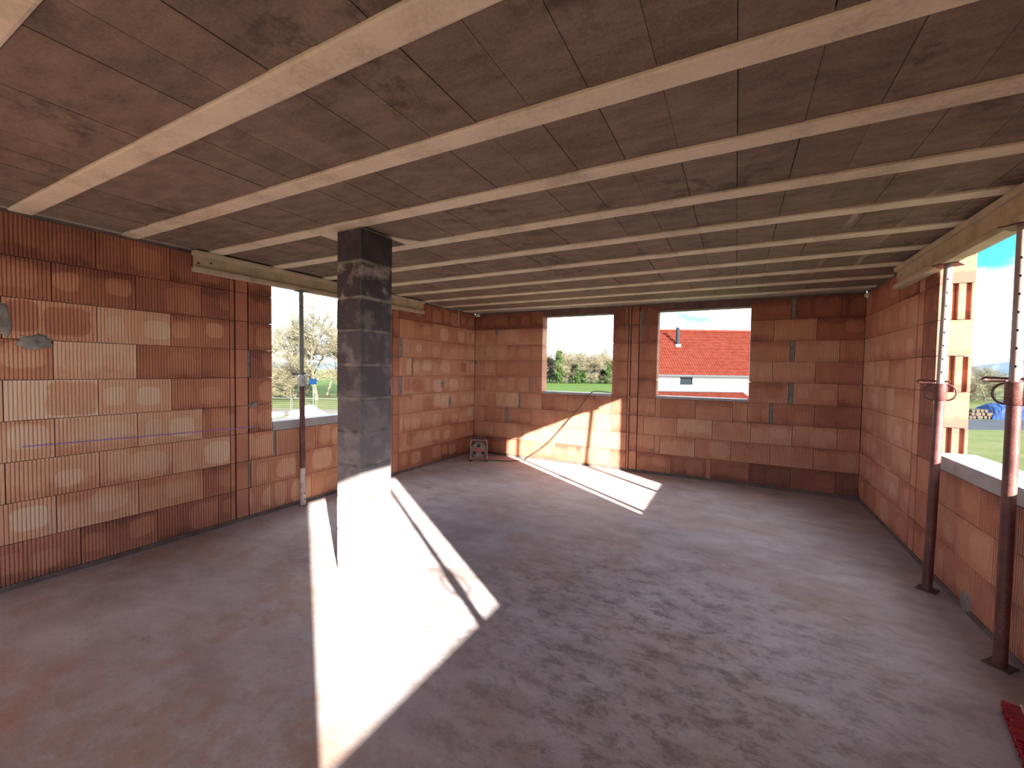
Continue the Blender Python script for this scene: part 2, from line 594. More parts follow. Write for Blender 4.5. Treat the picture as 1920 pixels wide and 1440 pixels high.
# ---- left wall
LW0, LW1 = 2.706, 4.21
mb = MB()
mb.box(XL - 0.115, XL - 0.095, 0.0, LW0 - 0.03, 0, H)
mb.box(XL - 0.115, XL - 0.095, LW1 + 0.03, YB + 0.1, 0, H)
mb.box(XL - 0.115, XL - 0.095, LW0 - 0.03, LW1 + 0.03, 0, 0.84)
mb.box(XL - 0.115, XL - 0.095, LW0 - 0.03, LW1 + 0.03, 2.44, H)
wall_left = struct(mb.build('wall_left', M['core']))
WL = Wall(wall_left, (XL, 0, 0), math.pi / 2)
MB().box(XL - TH, XL, YR - 0.2, -0.515, 0, H).build('rear_stretch', M['brick_far'], wall_left)

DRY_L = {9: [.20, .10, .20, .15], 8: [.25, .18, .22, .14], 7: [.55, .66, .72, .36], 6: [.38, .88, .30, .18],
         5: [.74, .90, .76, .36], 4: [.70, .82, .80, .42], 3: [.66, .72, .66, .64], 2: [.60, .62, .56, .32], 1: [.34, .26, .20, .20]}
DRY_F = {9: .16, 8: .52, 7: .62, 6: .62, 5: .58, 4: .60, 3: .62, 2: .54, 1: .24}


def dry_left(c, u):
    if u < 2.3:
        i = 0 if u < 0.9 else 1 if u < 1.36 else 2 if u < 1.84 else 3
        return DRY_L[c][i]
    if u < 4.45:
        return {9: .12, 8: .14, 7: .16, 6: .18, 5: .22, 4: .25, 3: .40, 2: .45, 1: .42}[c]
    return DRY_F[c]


for c in range(1, 10):
    z0, z1 = Z0 + CH * (c - 1), Z0 + CH * c
    s = []
    if c == 1:
        s += segs(run(2.178, -0.4735, -0.5)) + [(2.178, 2.289, 'r')]
    elif c % 2:
        s += segs(run(2.288, -0.472, -0.5))
    else:
        s += segs(run(2.052, -0.472, -0.5)) + [(2.052, 2.288, 'r')]
    s += [(2.290, 2.333, 's'), (2.343, 2.459, 's')]
    if c >= 4:
        if c in (6,):
            s += [(2.464, 2.486, 'm'), (2.486, LW0, 'r')]
        else:
            s += [(2.468, LW0, 'r')]
        s += [(LW1, 4.45, 'r')]
    elif c == 3:
        s += [(2.466, 2.713, 'r'), (2.713, 2.748, 'm')] + segs(run(2.748, 0.4735, 4.45))
    elif c == 2:
        s += [(2.464, 2.486, 'm')] + segs([2.486] + run(2.973, 0.4735, 4.45))
    else:
        s += segs([2.466] + run(2.687, 0.4735, 4.45))
    s += [(4.458, 4.580, 's')]
    if c == 1:
        s += segs([4.59, 5.10, 5.58, 6.06, YB - 0.002])
    elif c % 2:
        s += [(4.59, 4.655, 'm' if c in (7, 5) else 'r')] + segs([4.655, 5.128, 5.60, 6.075, YB - 0.002])
    else:
        j = [4.59, 4.881, 5.355, 5.83, 6.305, YB - 0.002]
        if c == 6:
            s += [(4.59, 4.845, 'r'), (4.845, 4.881, 'm')] + segs(j[1:])
        else:
            s += segs(j)
    for u0, u1, k in s:
        zt = z1
        if c == 3 and u0 > 2.70 and u1 < 4.3:
            zt = 0.858
        um = (u0 + u1) / 2
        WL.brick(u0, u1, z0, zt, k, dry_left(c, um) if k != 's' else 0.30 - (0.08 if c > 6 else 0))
WL.bar('mortar_bed', -0.5, YB, 0.0, Z0, 0.004, -0.15, M['bed'])
WL.bar('mortar_cap', -0.5, YB, Z0 + 9 * CH, H + 0.02, -0.004, -0.15, M['bed'])
WL.bar('window_sill', LW0 + 0.002, LW1 - 0.002, 0.862, 0.955, 0.006, -TH - 0.03, M['sill'], 0.004)

# ---- back wall
W1a, W1b, W2a, W2b = -2.915, -1.717, -1.045, 0.155
BZ0, BZ1 = 1.183, 2.445
mb = MB()
for a, b_ in ((XL - 0.1, W1a - 0.03), (W1b + 0.03, W2a - 0.03), (W2b + 0.03, XR + 0.1)):
    mb.box(a, b_, YB + 0.095, YB + 0.115, 0, H)
for a, b_ in ((W1a - 0.03, W1b + 0.03), (W2a - 0.03, W2b + 0.03)):
    mb.box(a, b_, YB + 0.095, YB + 0.115, 0, 1.12)
    mb.box(a, b_, YB + 0.095, YB + 0.115, 2.48, H)
wall_back = struct(mb.build('wall_back', M['core']))
WB = Wall(wall_back, (0, YB, 0), 0.0)
xe0, xe1 = XL + 0.002, XR - 0.002
SA, SB, SG = -1.436, -1.309, -1.474
rowsB = {}
for c in (9, 7, 5):
    rowsB[c] = segs([xe0, -4.06, -3.597]) + ([(-3.16, -3.13, 'm')] if c == 5 else []) + segs([-3.597, -3.16 if c == 5 else -3.13]) + segs([-3.13, W1a]) \
        + segs([W1b, -1.478]) + [(SG, SA - 0.004, 's'), (SA + 0.004, SB - 0.008, 's')] + segs([SB, W2a]) \
        + segs([W2b, 0.612]) + [(0.612, 0.665, 'm')] + segs([0.665, 1.135, xe1])
for c in (8, 6):
    rowsB[c] = segs([xe0, -3.83] if c == 6 else [xe0, -3.835]) + segs([-3.83, -3.362, W1a]) \
        + segs([W1b, -1.478]) + [(SG, SA - 0.004, 's'), (SA + 0.004, SB - 0.008, 's')] + segs([SB, W2a]) + segs([W2b, 0.426, 0.893, xe1])
rowsB[4] = segs([xe0, -3.83, -3.362]) + [(-3.362, -3.325, 'm')] + segs([-3.325, W1a, -2.447, -1.977, W1b, -1.478]) + [(SG, SA - 0.004, 's'), (SA + 0.004, SB - 0.008, 's')] \
    + segs([SB, -1.056]) + [(-1.056, -0.975, 's')] + segs([-0.975, -0.501, -0.026, 0.151, 0.405]) + [(0.405, 0.447, 'm')] + segs([0.447, 0.902, xe1])
rowsB[3] = segs([xe0, -4.06, -3.612]) + [(-3.612, -3.575, 'm')] + segs([-3.575, -3.113, -2.669, -2.20, -1.72, -1.478]) + [(SG, SA - 0.004, 's'), (SA + 0.004, SB - 0.008, 's')] \
    + [(SB, -1.218, 's')] + segs([-1.218, -0.744, -0.276, 0.199, 0.671, 1.143, xe1])
rowsB[2] = segs([xe0, -3.832, -3.368, -2.909, -2.437, -1.965, -1.478]) + [(SG, SA - 0.004, 's'), (SA + 0.004, SB - 0.008, 's')] \
    + segs([SB, -1.056]) + [(-1.056, -0.973, 's')] + segs([-0.973, -0.494, -0.035, 0.431, 0.905, xe1])
rowsB[1] = segs([xe0, -4.06, -3.60, -3.12, -2.65, -2.20, -1.72, -1.478]) + [(SG, SA - 0.004, 's'), (SA + 0.004, SB - 0.008, 's')] \
    + segs([SB, -0.813, -0.347]) + [(-0.347, -0.279, 's')] + segs([-0.279, 0.198, 0.669, 1.145, xe1])


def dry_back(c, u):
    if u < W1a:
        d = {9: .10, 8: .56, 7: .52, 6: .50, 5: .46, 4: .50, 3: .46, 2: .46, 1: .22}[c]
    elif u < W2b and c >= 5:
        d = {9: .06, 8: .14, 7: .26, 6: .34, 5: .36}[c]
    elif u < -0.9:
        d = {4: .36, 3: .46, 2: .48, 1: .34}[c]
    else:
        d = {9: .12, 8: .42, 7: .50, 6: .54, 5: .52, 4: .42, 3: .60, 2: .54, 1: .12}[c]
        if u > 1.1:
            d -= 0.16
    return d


for c, s in rowsB.items():
    z0, z1 = Z0 + CH * (c - 1), Z0 + CH * c
    for u0, u1, k in s:
        um = (u0 + u1) / 2
        if u1 - u0 < 0.004:
            continue
        zt = min(z1, BZ1) if False else z1
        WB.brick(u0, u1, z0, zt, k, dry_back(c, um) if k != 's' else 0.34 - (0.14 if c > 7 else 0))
WB.bar('mortar_bed', XL, XR, 0.0, Z0, 0.004, -0.15, M['bed'])
WB.bar('mortar_cap', XL, XR, Z0 + 9 * CH, H + 0.02, -0.004, -0.15, M['bed'])
for a, b_ in ((W1a, W1b), (W2a, W2b)):
    WB.bar('window_sill', a + 0.002, b_ - 0.002, 1.147, BZ0, 0.012, -TH - 0.03, M['sill'], 0.003)
    WB.bar('lintel', a - 0.002, b_ + 0.002, BZ1, H + 0.01, 0.003, -TH, M['lintel'])

# ---- right wall
RW0, RW1 = 2.90, 4.45
R2a, R2b, R2z = -1.05, 0.43, 1.15
mb = MB()
mb.box(XR + 0.095, XR + 0.115, RW1 + 0.03, YB + 0.1, 0, H)
mb.box(XR + 0.095, XR + 0.115, RW0 - 0.03, RW1 + 0.03, 0, 0.83)
mb.box(XR + 0.095, XR + 0.115, 1.08, RW0 - 0.03, 0, H)
wall_right = struct(mb.build('wall_right', M['core']))
WR = Wall(wall_right, (XR, 0, 0), -math.pi / 2)
mb = MB()
mb.box(XR, XR + TH, R2b, 1.08, 0, H)
mb.box(XR, XR + TH, R2a, R2b, 0, R2z)
mb.box(XR, XR + TH, R2a, R2b, 2.46, H)
mb.box(XR, XR + TH, YR - 0.2, R2a, 0, H)
mb.build('rear_stretch', M['brick_far'], wall_right)


def dry_right(c, u):
    if u > RW1 + 0.2:
        return {9: .28, 8: .50, 7: .56, 6: .55, 5: .60, 4: .58, 3: .56, 2: .58, 1: .34}[c]
    if u > RW1:
        return 0.34
    return {9: .3, 8: .3, 7: .35, 6: .4, 5: .4, 4: .4, 3: .40, 2: .46, 1: .42}[c]


for c in range(1, 10):
    z0, z1 = Z0 + CH * (c - 1), Z0 + CH * c
    ytop = YB - 0.002
    s = segs([ytop, 6.33, 5.859, 5.388, 4.885] if c % 2 else [ytop, 6.06, 5.593, 5.125, 4.885])
    if c == 2:
        s = segs([ytop, 6.06, 5.593, 5.145]) + [(5.122, 5.145, 'm')] + segs([5.122, 4.885])
    s += [(4.742, 4.864, 's')]
    if c >= 4:
        s += [(RW1, 4.720, 'j')]
        s += [(2.66, RW0, 'k')]
    else:
        j = [4.720, RW1 - 0.0] + ([4.172, 3.70, 3.23, 2.76, 2.66] if c % 2 else [3.98, 3.505, 3.03, 2.66])
        s += segs(j)
    s += [(2.50, 2.655, 's')]
    s += segs([2.495, 2.02, 1.55, 1.08] if c % 2 else [2.495, 2.26, 1.79, 1.31, 1.08])
    for u0, u1, k in s:
        zt, sl = z1, 0
        if c == 3 and u1 <= RW1 and u0 > 2.7:
            zt = 0.846
        if k == 'j':
            sl = 1 if c % 2 == 0 else 0
        if k == 'k':
            sl = -1 if c % 2 == 0 else 0
        um = (u0 + u1) / 2
        WR.brick(u0, u1, z0, zt, k if k in 'rsm' else 'r', (0.10 if k in 'jk' else dry_right(c, um)) if k != 's' else 0.40, sl)  # dark red jamb bricks, tone also lowered to offset sun on the reveal
WR.bar('mortar_bed', 1.08, YB, 0.0, Z0, 0.004, -0.15, M['bed'])
WR.bar('mortar_cap', 1.08, YB, Z0 + 9 * CH, H + 0.02, -0.004, -0.15, M['bed'])
WR.bar('window_sill', RW0 + 0.002, RW1 - 0.002, 0.85, 0.95, 0.006, -TH - 0.05, M['sill'], 0.004)
WR.bar('lintel', RW0 + 0.001, RW1 - 0.001, 2.47, H + 0.01, -0.02, -TH, M['sill'])
WL.bar('lintel', LW0 + 0.001, LW1 - 0.001, 2.47, H + 0.01, -0.02, -TH, M['sill'])

# ---- rear wall, behind the camera, with a made-up opening widened for bounce light
mb = MB()
mb.box(XL, -3.9, YR - TH, YR, 0, H)
mb.box(0.5, XR, YR - TH, YR, 0, H)
mb.box(-3.9, 0.5, YR - TH, YR, 2.25, H)
struct(mb.build('wall_rear', M['brick_far']))

# ---- ceiling: slab, joists and infill panels
ceiling = struct(MB().box(XL - 0.2, XR + 0.2, YR - 0.2, YB + 0.2, 2.60, 2.80).build('ceiling', M['slab']))
JY = [0.9117 + 0.5825 * i for i in range(-7, 10)]
JW = 0.115
for y in JY:
    o = MB().prism([(y, 2.552), (y + 0.010, 2.548), (y + JW - 0.010, 2.548), (y + JW, 2.552), (y + JW, 2.62), (y, 2.62)], XL - 0.02, XR + 0.04).build('joist', M['joist'], ceiling)
    # footprint is in (y, z): swing it so that the prism axis runs along x
    for v in o.data.vertices:
        a, b_, c_ = v.co
        v.co = (c_, a, b_)
    o.data.update()
RP = random.Random(5)
xs = []
k = -18
while -0.025 + 0.238 * k < XR + 0.05:
    xs.append(-0.025 + 0.238 * k)
    k += 1
pan = MB().box(-0.1175, 0.1175, -0.2315, 0.2315, 0, 0.045).mesh('ceiling_panel')
pan.materials.append(M['panel'])
for i, y in enumerate(JY[:-1]):
    if y < -0.5:
        MB().box(XL - 0.02, XR + 0.02, y + JW, JY[i + 1], 2.562, 2.61).build('ceiling_panel', M['panel'], ceiling)
        continue
    yc = (y + JW + JY[i + 1]) / 2
    for xa in xs:
        xb = min(xa + 0.238, XR + 0.03)
        if xb - xa < 0.05:
            continue
        zz = 2.5615 + RP.uniform(-0.002, 0.002)
        if xb - xa > 0.237:
            o = link('ceiling_panel', pan, M['panel'], ceiling, ((xa + xb) / 2 + RP.uniform(-0.0012, 0.0012), yc, zz))
        else:
            MB().box(xa + 0.0015, xb, yc - 0.2315, yc + 0.2315, zz, zz + 0.045).build('ceiling_panel', M['panel'], ceiling)
# concrete filling along the walls
MB().box(XL - 0.02, XL + 0.045, -0.5, YB, 2.556, 2.61).build('edge_filling', M['slab'], ceiling)
MB().box(XL, XR, JY[-1] + JW, YB, 2.558, 2.61).build('edge_filling', M['slab'], ceiling)
MB().box(-2.86, -2.60, 2.182, 2.36, 2.5535, 2.565).build('filler_board', M['joist'], ceiling)
MB().add([(-2.42, 2.42, 2.5535), (-2.30, 2.60, 2.5535), (-2.26, 2.657, 2.5535), (-2.42, 2.657, 2.5535), (-2.42, 2.42, 2.565), (-2.30, 2.60, 2.565), (-2.26, 2.657, 2.565), (-2.42, 2.657, 2.565)], [(3, 2, 1, 0), (4, 5, 6, 7), (0, 1, 5, 4), (1, 2, 6, 5), (2, 3, 7, 6), (3, 0, 4, 7)]).build('filler_board', M['joist'], ceiling)

# ------------------------------------------------------------------ pillar
PX0, PX1, PY0, PY1 = -2.637, -2.390, 2.165, 2.475
pil = tag(empty('block_pillar', ((PX0 + PX1) / 2, (PY0 + PY1) / 2, 0)), 'square pillar of dark stacked concrete blocks standing free in the room', 'pillar')
hw, hd = (PX1 - PX0) / 2, (PY1 - PY0) / 2
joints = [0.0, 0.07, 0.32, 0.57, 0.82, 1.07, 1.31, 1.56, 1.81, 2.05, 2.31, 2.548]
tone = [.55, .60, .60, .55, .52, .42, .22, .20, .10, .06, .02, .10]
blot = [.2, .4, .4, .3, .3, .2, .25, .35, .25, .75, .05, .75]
for i, (a, b_) in enumerate(zip(joints, joints[1:])):
    ofs = (RP.uniform(-.003, .003), RP.uniform(-.003, .003))
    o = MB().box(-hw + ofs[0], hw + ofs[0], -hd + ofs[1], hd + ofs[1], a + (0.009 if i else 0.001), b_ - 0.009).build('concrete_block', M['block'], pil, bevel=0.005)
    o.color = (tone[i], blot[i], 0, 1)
MB().box(-hw + 0.003, hw - 0.003, -hd + 0.003, hd - 0.003, 0.004, 2.55).build('mortar', M['block_mortar'], pil)

# ------------------------------------------------------------------ timber I-beams under the joists


def i_beam(label, xc, y0, y1, ztop, hgt, inward):
    """I-section formwork beam running along y; inward = +1/-1 side that faces the room"""
    root = tag(empty('timber_beam', (xc, (y0 + y1) / 2, ztop - hgt)), label, 'beam')
    L = (y1 - y0) / 2
    MB().box(-0.040, 0.040, -L, L, hgt - 0.040, hgt).build('top_flange', M['beam_edge'], root, bevel=0.004)
    web = MB().box(-0.016, 0.016, -L + 0.004, L - 0.004, 0.038, hgt - 0.038).build('web', M['beam'], root)
    MB().box(-0.040, 0.040, -L, L, 0.0, 0.040).build('bottom_flange', M['beam_edge'], root, bevel=0.004)
    for sy in (-1, 1):
        for dy, dz in ((0.03, 0.35), (0.13, 0.55)):
            x0 = 0.0155 * inward
            o = MB().lathe([(0.0085, 0.0), (0.0085, 0.0015)], (0, 0, 0), 'x', 12).build('bolt_hole', M['hole'], web)
            o.location = (x0 if inward > 0 else x0 - 0.0015, sy * (L - dy), 0.04 + (hgt - 0.08) * dz)
    return root


ZBR = 2.345
i_beam('dusty timber I-beam under the joists over the left window behind the pillar', XL + 0.062, 1.965, 5.02, 2.545, 0.182, 1)
i_beam('dusty timber I-beam under the joists over the right window opening', XR - 0.062, 2.15, 5.17, 2.545, 2.545 - ZBR, -1)
i_beam('timber I-beam over the right window nearest the photographer', XR - 0.062, -1.75, 1.15, 2.545, 2.545 - ZBR, -1)

# ------------------------------------------------------------------ steel props


def lerp(a, b_, t):
    return a + (b_ - a) * t


def prop(label, base, top, zc, rl, ru, mats, ang, style, group=None):
    """adjustable steel prop from base to top (world points); zc = collar height"""
    base, top = Vector(base), Vector(top)
    root = tag(empty('steel_prop', base, ang), label, 'prop', group)
    R = Matrix.Rotation(-ang, 3, 'Z')
    d = R @ (top - base)
    def at(z): return d * (z / d.z)
    low, up, foot = mats
    if style == 'plates':
        MB().box(-0.054, 0.054, -0.054, 0.054, 0.0, 0.007).build('base_plate', M['plate'], root, bevel=0.002)
        o = MB().box(-0.07, 0.07, -0.07, 0.07, -0.008, 0.0).build('top_plate', M['prop_red'], root, bevel=0.002)
        o.location = d
    else:
        MB().box(-0.035, 0.035, -0.035, 0.035, 0.0, 0.004).build('base_plate', M['dark'], root)
        o = MB().box(-0.05, 0.05, -0.05, 0.05, -0.006, 0.0).build('top_plate', M['dark'], root)
        o.location = d
    zf = 0.42 if style != 'plates' else 0.0
    if zf:
        smooth_angle(MB().tube([at(0.004), at(zf)], rl * 1.02, 20).build('foot_tube', foot, root))
        for zz in (0.075, 0.135):
            q = at(zz)
            MB().lathe([(0.008, 0), (0.008, 0.003)], (0, 0, 0), 'x', 10).build('tube_hole', M['hole'], root).location = (q.x + rl * 1.0, q.y - 0.012, q.z)
    smooth_angle(MB().tube([at(max(zf, 0.006)), at(zc - 0.06)], rl, 20).build('outer_tube', low, root))
    inner = smooth_angle(MB().tube([at(zc - 0.02), at(d.z - 0.008 if style == 'plates' else d.z - 0.006)], ru, 20).build('inner_tube', up, root))
    col = smooth_angle(MB().lathe([(rl * 1.16, -0.075), (rl * 1.28, -0.07), (rl * 1.28, 0.045), (rl * 1.1, 0.05)], (0, 0, 0), 'z', 20).build('collar', M['galv'] if style != 'plates' else low, root))
    col.location = at(zc)
    if style == 'plates':
        for sgn in (-1, 1):
            pts = [(sgn * (rl * 1.2 + 0.05 * math.sin(w)), 0, -0.015 + 0.055 * math.cos(w)) for w in [math.pi * q / 12 for q in range(13)]]
            smooth_angle(MB().tube(pts, 0.006, 8).build('loop_handle', low, col))
    else:
        for sgn in (-1, 1):
            pts = [(sgn * (rl * 1.15 + 0.022 * math.sin(w)), 0, -0.015 + 0.055 * math.cos(w)) for w in [math.pi * q / 10 for q in range(11)]]
            smooth_angle(MB().tube(pts, 0.006, 8).build('loop_handle', M['galv'], col))
    # G-shaped locking pin through the inner tube just above the collar
    pts = [(0.05, 0, 0.066), (-0.03, 0, 0.066), (-0.11, 0, 0.070)]
    pts += [(-0.11 - 0.022 * math.sin(w), 0.0 + 0.022 * (1 - math.cos(w)), 0.07 - 0.006 * w) for w in [math.pi * q / 6 for q in range(1, 7)]]
    pts += [(-0.05, 0.046, 0.052)]
    smooth_angle(MB().tube(pts, 0.0065, 8).build('locking_pin', M['dark'] if style != 'plates' else low, col))
    # adjustment holes facing the camera
    n = int((d.z - zc - 0.12) / 0.095)
    hole = MB().lathe([(0.0065, -0.0006), (0.0065, 0.0016)], (0, 0, 0), 'y', 10)
    for q in range(n):
        z = zc + 0.13 + 0.095 * q
        p = at(z)
        o = MB().lathe([(0.0065, 0.0), (0.0065, 0.002)], (0, 0, 0), 'y', 10).build('pin_hole', M['hole'], inner)
        o.location = (p.x + 0.25 * ru, p.y - ru * 0.985, p.z)
    return root


prop('red steel prop with galvanised collar in front of the left window', (XL + 0.075, 3.005, 0), (XL + 0.062, 2.995, 2.363), 1.40, 0.028, 0.0235,
     (M['prop_red'], M['prop_green'], M['prop_white']), 0.35, 'plain')
prop('leaning red-brown steel prop beside the far jamb of the right window', (1.262, 4.055, 0), (1.325, 4.165, ZBR), 1.44, 0.0285, 0.0235,
     (M['prop_red'], M['prop_grey'], M['prop_red']), -0.55, 'plates')
prop('red-brown steel prop at the right edge of the picture, nearest the camera', (1.29, 3.175, 0), (1.311, 3.235, ZBR), 1.47, 0.0285, 0.0235,
     (M['prop_red'], M['prop_grey'], M['prop_red']), -0.75, 'plates')
prop('steel prop under the near right window beam', (1.275, 0.27, 0), (1.311, 0.27, ZBR), 1.30, 0.0285, 0.0235,
     (M['prop_red'], M['prop_grey'], M['prop_red']), 0.5, 'plates')

# ------------------------------------------------------------------ small wall details


def blob(name, wall, u, z, ru, rz_, out, mat, seed):
    rr = random.Random(seed)
    n, rings = 18, 4
    v, f = [], []
    jit = [0.75 + 0.5 * rr.random() for _ in range(n)]
    for i in range(rings + 1):
        t = i / rings
        for k in range(n):
            w = 2 * math.pi * k / n
            s = math.cos(t * math.pi / 2) if i < rings else 0.02
            p = wall.at(u + ru * s * jit[k] * math.cos(w), z + rz_ * s * jit[k] * math.sin(w), out * math.sin(t * math.pi / 2) * (0.8 + 0.4 * rr.random()) - 0.002)
            v.append(p)
    for i in range(rings):
        for k in range(n):
            f.append((i * n + k, i * n + (k + 1) % n, (i + 1) * n + (k + 1) % n, (i + 1) * n + k))
    f.append(tuple(range(rings * n, rings * n + n)))
    f.append(tuple(reversed(range(n))))
    o = MB().add(v, f).build(name, mat, wall.core)
    smooth_angle(o, 50)
    return o


blob('mortar_smear', WL, 1.025, 1.685, 0.085, 0.055, 0.022, M['mortar'], 3)
blob('mortar_smear', WL, 0.868, 1.835, 0.05, 0.13, 0.02, M['mortar'], 4)
blob('mortar_smear', WL, 2.51, 1.145, 0.045, 0.025, 0.015, M['mortar'], 5)
blob('mortar_smear', WB, -3.815, 2.20, 0.03, 0.06, 0.012, M['mortar'], 6)
blob('mortar_smear', WB, -3.59, 0.72, 0.045, 0.12, 0.012, M['mortar'], 7)
blob('mortar_smear', WB, -4.25, 1.66, 0.03, 0.035, 0.012, M['mortar'], 8)
blob('mortar_smear', WL, 5.60, 1.28, 0.045, 0.07, 0.010, M['mortar'], 9)
blob('mortar_smear', WL, 5.81, 0.98, 0.04, 0.08, 0.010, M['mortar'], 10)
blob('mortar_smear', WB, -1.44, 1.15, 0.02, 0.04, 0.015, M['mortar'], 12)
blob('mortar_smear', WB, -1.10, 0.35, 0.025, 0.035, 0.012, M['mortar'], 13)
blob('mortar_smear', WR, 3.80, 0.06, 0.08, 0.07, 0.012, M['mortar'], 14)
blob('expanding_foam', WB, -4.23, 2.525, 0.05, 0.03, 0.03, M['foam'], 15)
blob('expanding_foam', WR, 6.50, 2.50, 0.035, 0.035, 0.035, M['foam'], 16)
# lime runs down the brickwork between the two back windows
for i, (u, zt, ln, w) in enumerate(((-1.50, 2.30, 0.30, .012), (-1.445, 2.32, 0.45, .010), (-1.30, 2.45, 0.70, .018), (-1.27, 2.48, 0.45, .012), (-1.21, 2.45, 0.35, .010), (-1.52, 2.52, 0.30, .016), (-1.18, 2.50, 0.30, .014))):
    rr = random.Random(i)
    n = 9
    v, f = [], []
    for q in range(n):
        zz = zt - ln * q / (n - 1)
        ww = 1.8 * w * (1 - 0.75 * q / (n - 1)) * rr.uniform(.6, 1.2)
        uu = u + rr.uniform(-.004, .004)
        for du, o_ in ((-ww / 2, -0.003), (-ww / 4, 0.004), (ww / 4, 0.004), (ww / 2, -0.003)):
            v.append(WB.at(uu + du, zz, o_))
    for q in range(n - 1):
        for k in range(3):
            f.append((q * 4 + k, q * 4 + k + 1, (q + 1) * 4 + k + 1, (q + 1) * 4 + k))
    MB().add(v, f).build('mortar_run', M['mortar'], wall_back)
# violet chalk datum line
mbx = MB()
for u0, u1, z0, z1 in ((0.95, 1.30, .966, .957), (1.30, 1.72, .957, .946), (1.72, 2.10, .946, .936), (2.10, 2.54, .936, .924)):
    a, b_, c_, d_ = WL.at(u0, z0 - .004, .0022), WL.at(u1, z1 - .004, .0022), WL.at(u1, z1 + .004, .0022), WL.at(u0, z0 + .004, .0022)
    mbx.add([a, b_, c_, d_], [(0, 1, 2, 3)])
mbx.build('chalk_line', M['chalk'], wall_left)
# thread hanging from the ceiling at the far left
o = MB().tube([(XL + 0.05, 5.98, 2.555), (XL + 0.045, 5.985, 2.40), (XL + 0.05, 5.98, 2.27)], 0.004, 6).build('string', M['foam'])
tag(o, 'short pale string hanging from the ceiling in the far left corner', 'string')

# ------------------------------------------------------------------ cable reel and its cable
RX, RY = -3.795, 5.975
reel = tag(empty('cable_reel', (RX, RY, 0), 0.566), 'dusty cable reel on a tube frame standing in the far left corner', 'cable reel')
for sy in (-0.075, 0.075):
    pts = [(-0.135, sy, 0.012), (-0.135, sy, 0.30), (-0.128, sy * .9, 0.335), (-0.105, sy * .8, 0.352), (0.105, sy * .8, 0.352), (0.128, sy * .9, 0.335), (0.135, sy, 0.30), (0.135, sy, 0.012)]
    smooth_angle(MB().tube(pts, 0.0095, 10).build('frame_tube', M['frame_red'], reel))
    smooth_angle(MB().tube([(-0.135, sy, 0.045), (0.135, sy, 0.045)], 0.008, 8).build('cross_tube', M['frame_red'], reel))
for sx_ in (-0.135, 0.135):
    smooth_angle(MB().tube([(sx_, -0.115, 0.014), (sx_, 0.10, 0.014)], 0.014, 10).build('foot', M['rubber'], reel))
smooth_angle(MB().tube([(-0.105, 0, 0.352), (0.105, 0, 0.352)], [0.024, 0.024], 12).build('handle_grip', M['grip'], reel))
MB().box(-0.11, 0.11, -0.065, 0.065, 0.346, 0.358).build('handle_bracket', M['grip'], reel, bevel=0.004)
drum = empty('drum', (0, 0, 0.185))
drum.parent = reel
for sy in (-0.072, 0.058):
    smooth_angle(MB().lathe([(0.118, 0.0), (0.126, 0.003), (0.126, 0.011), (0.118, 0.014)], (0, sy, 0), 'y', 40).build('flange', M['drum'], drum))
for q in range(6):
    smooth_angle(MB().lathe([(0.098, 0), (0.108, 0.009), (0.098, 0.018)], (0, -0.056 + q * 0.0185, 0), 'y', 28).build('wound_cable', M['cable_wound'], drum))
smooth_angle(MB().lathe([(0.048, -0.082), (0.052, -0.074), (0.052, -0.06)], (0, 0, 0), 'y', 28).build('hub', M['hub'], drum))
smooth_angle(MB().lathe([(0.016, -0.088), (0.018, -0.080), (0.018, -0.07)], (0, 0, 0), 'y', 16).build('hub_button', M['drum'], drum))
for a in (90, 210, 330):
    w = math.radians(a)
    px, pz = 0.083 * math.cos(w), 0.083 * math.sin(w)
    s_ = smooth_angle(MB().lathe([(0.027, -0.079), (0.030, -0.076), (0.030, -0.062)], (px, 0, pz), 'y', 20).build('socket', M['rubber'], drum))
    MB().box(px - 0.026, px + 0.026, -0.089, -0.078, pz + 0.006, pz + 0.026).build('socket_lid', M['grip'], s_, bevel=0.003)


def spline(ctrl, n=10):
    ctrl = [Vector(c) for c in ctrl]
    out = []
    for i in range(len(ctrl) - 1):
        p0, p1, p2, p3 = ctrl[max(i - 1, 0)], ctrl[i], ctrl[i + 1], ctrl[min(i + 2, len(ctrl) - 1)]
        for q in range(n):
            t = q / n
            out.append(0.5 * ((2 * p1) + (p2 - p0) * t + (2 * p0 - 5 * p1 + 4 * p2 - p3) * t * t + (3 * p1 - p0 - 3 * p2 + p3) * t ** 3))
    out.append(ctrl[-1])
    return out


cab = spline([(-3.72, 6.0, 0.03), (-3.62, 6.06, 0.007), (-3.50, 6.115, 0.006), (-3.36, 6.16, 0.006), (-3.22, 6.28, 0.006), (-3.12, 6.42, 0.02), (-2.95, 6.48, 0.14), (-2.70, 6.51, 0.36),
              (-2.459, 6.53, 0.66), (-2.235, 6.538, 0.936), (-2.10, 6.545, 1.12), (-2.03, 6.56, 1.20), (-1.95, 6.62, 1.215), (-1.84, 6.67, 1.205), (-1.80, 6.74, 1.194), (-1.80, 6.86, 1.150), (-1.80, 6.88, 0.6)])
o = smooth_angle(MB().tube(cab, 0.008, 8).build('power_cable', M['cable']))
tag(o, 'thin dark cable rising from the reel to the sill of the back left window', 'cable')

# ------------------------------------------------------------------ broom at the lower right
bx, by = 1.135, 2.43
broom = tag(empty('broom', (1.12, 2.47, 0), math.atan2(0.344, 0.077) - math.pi / 2), 'red bristled broom head lying on the floor at the lower right corner', 'broom')
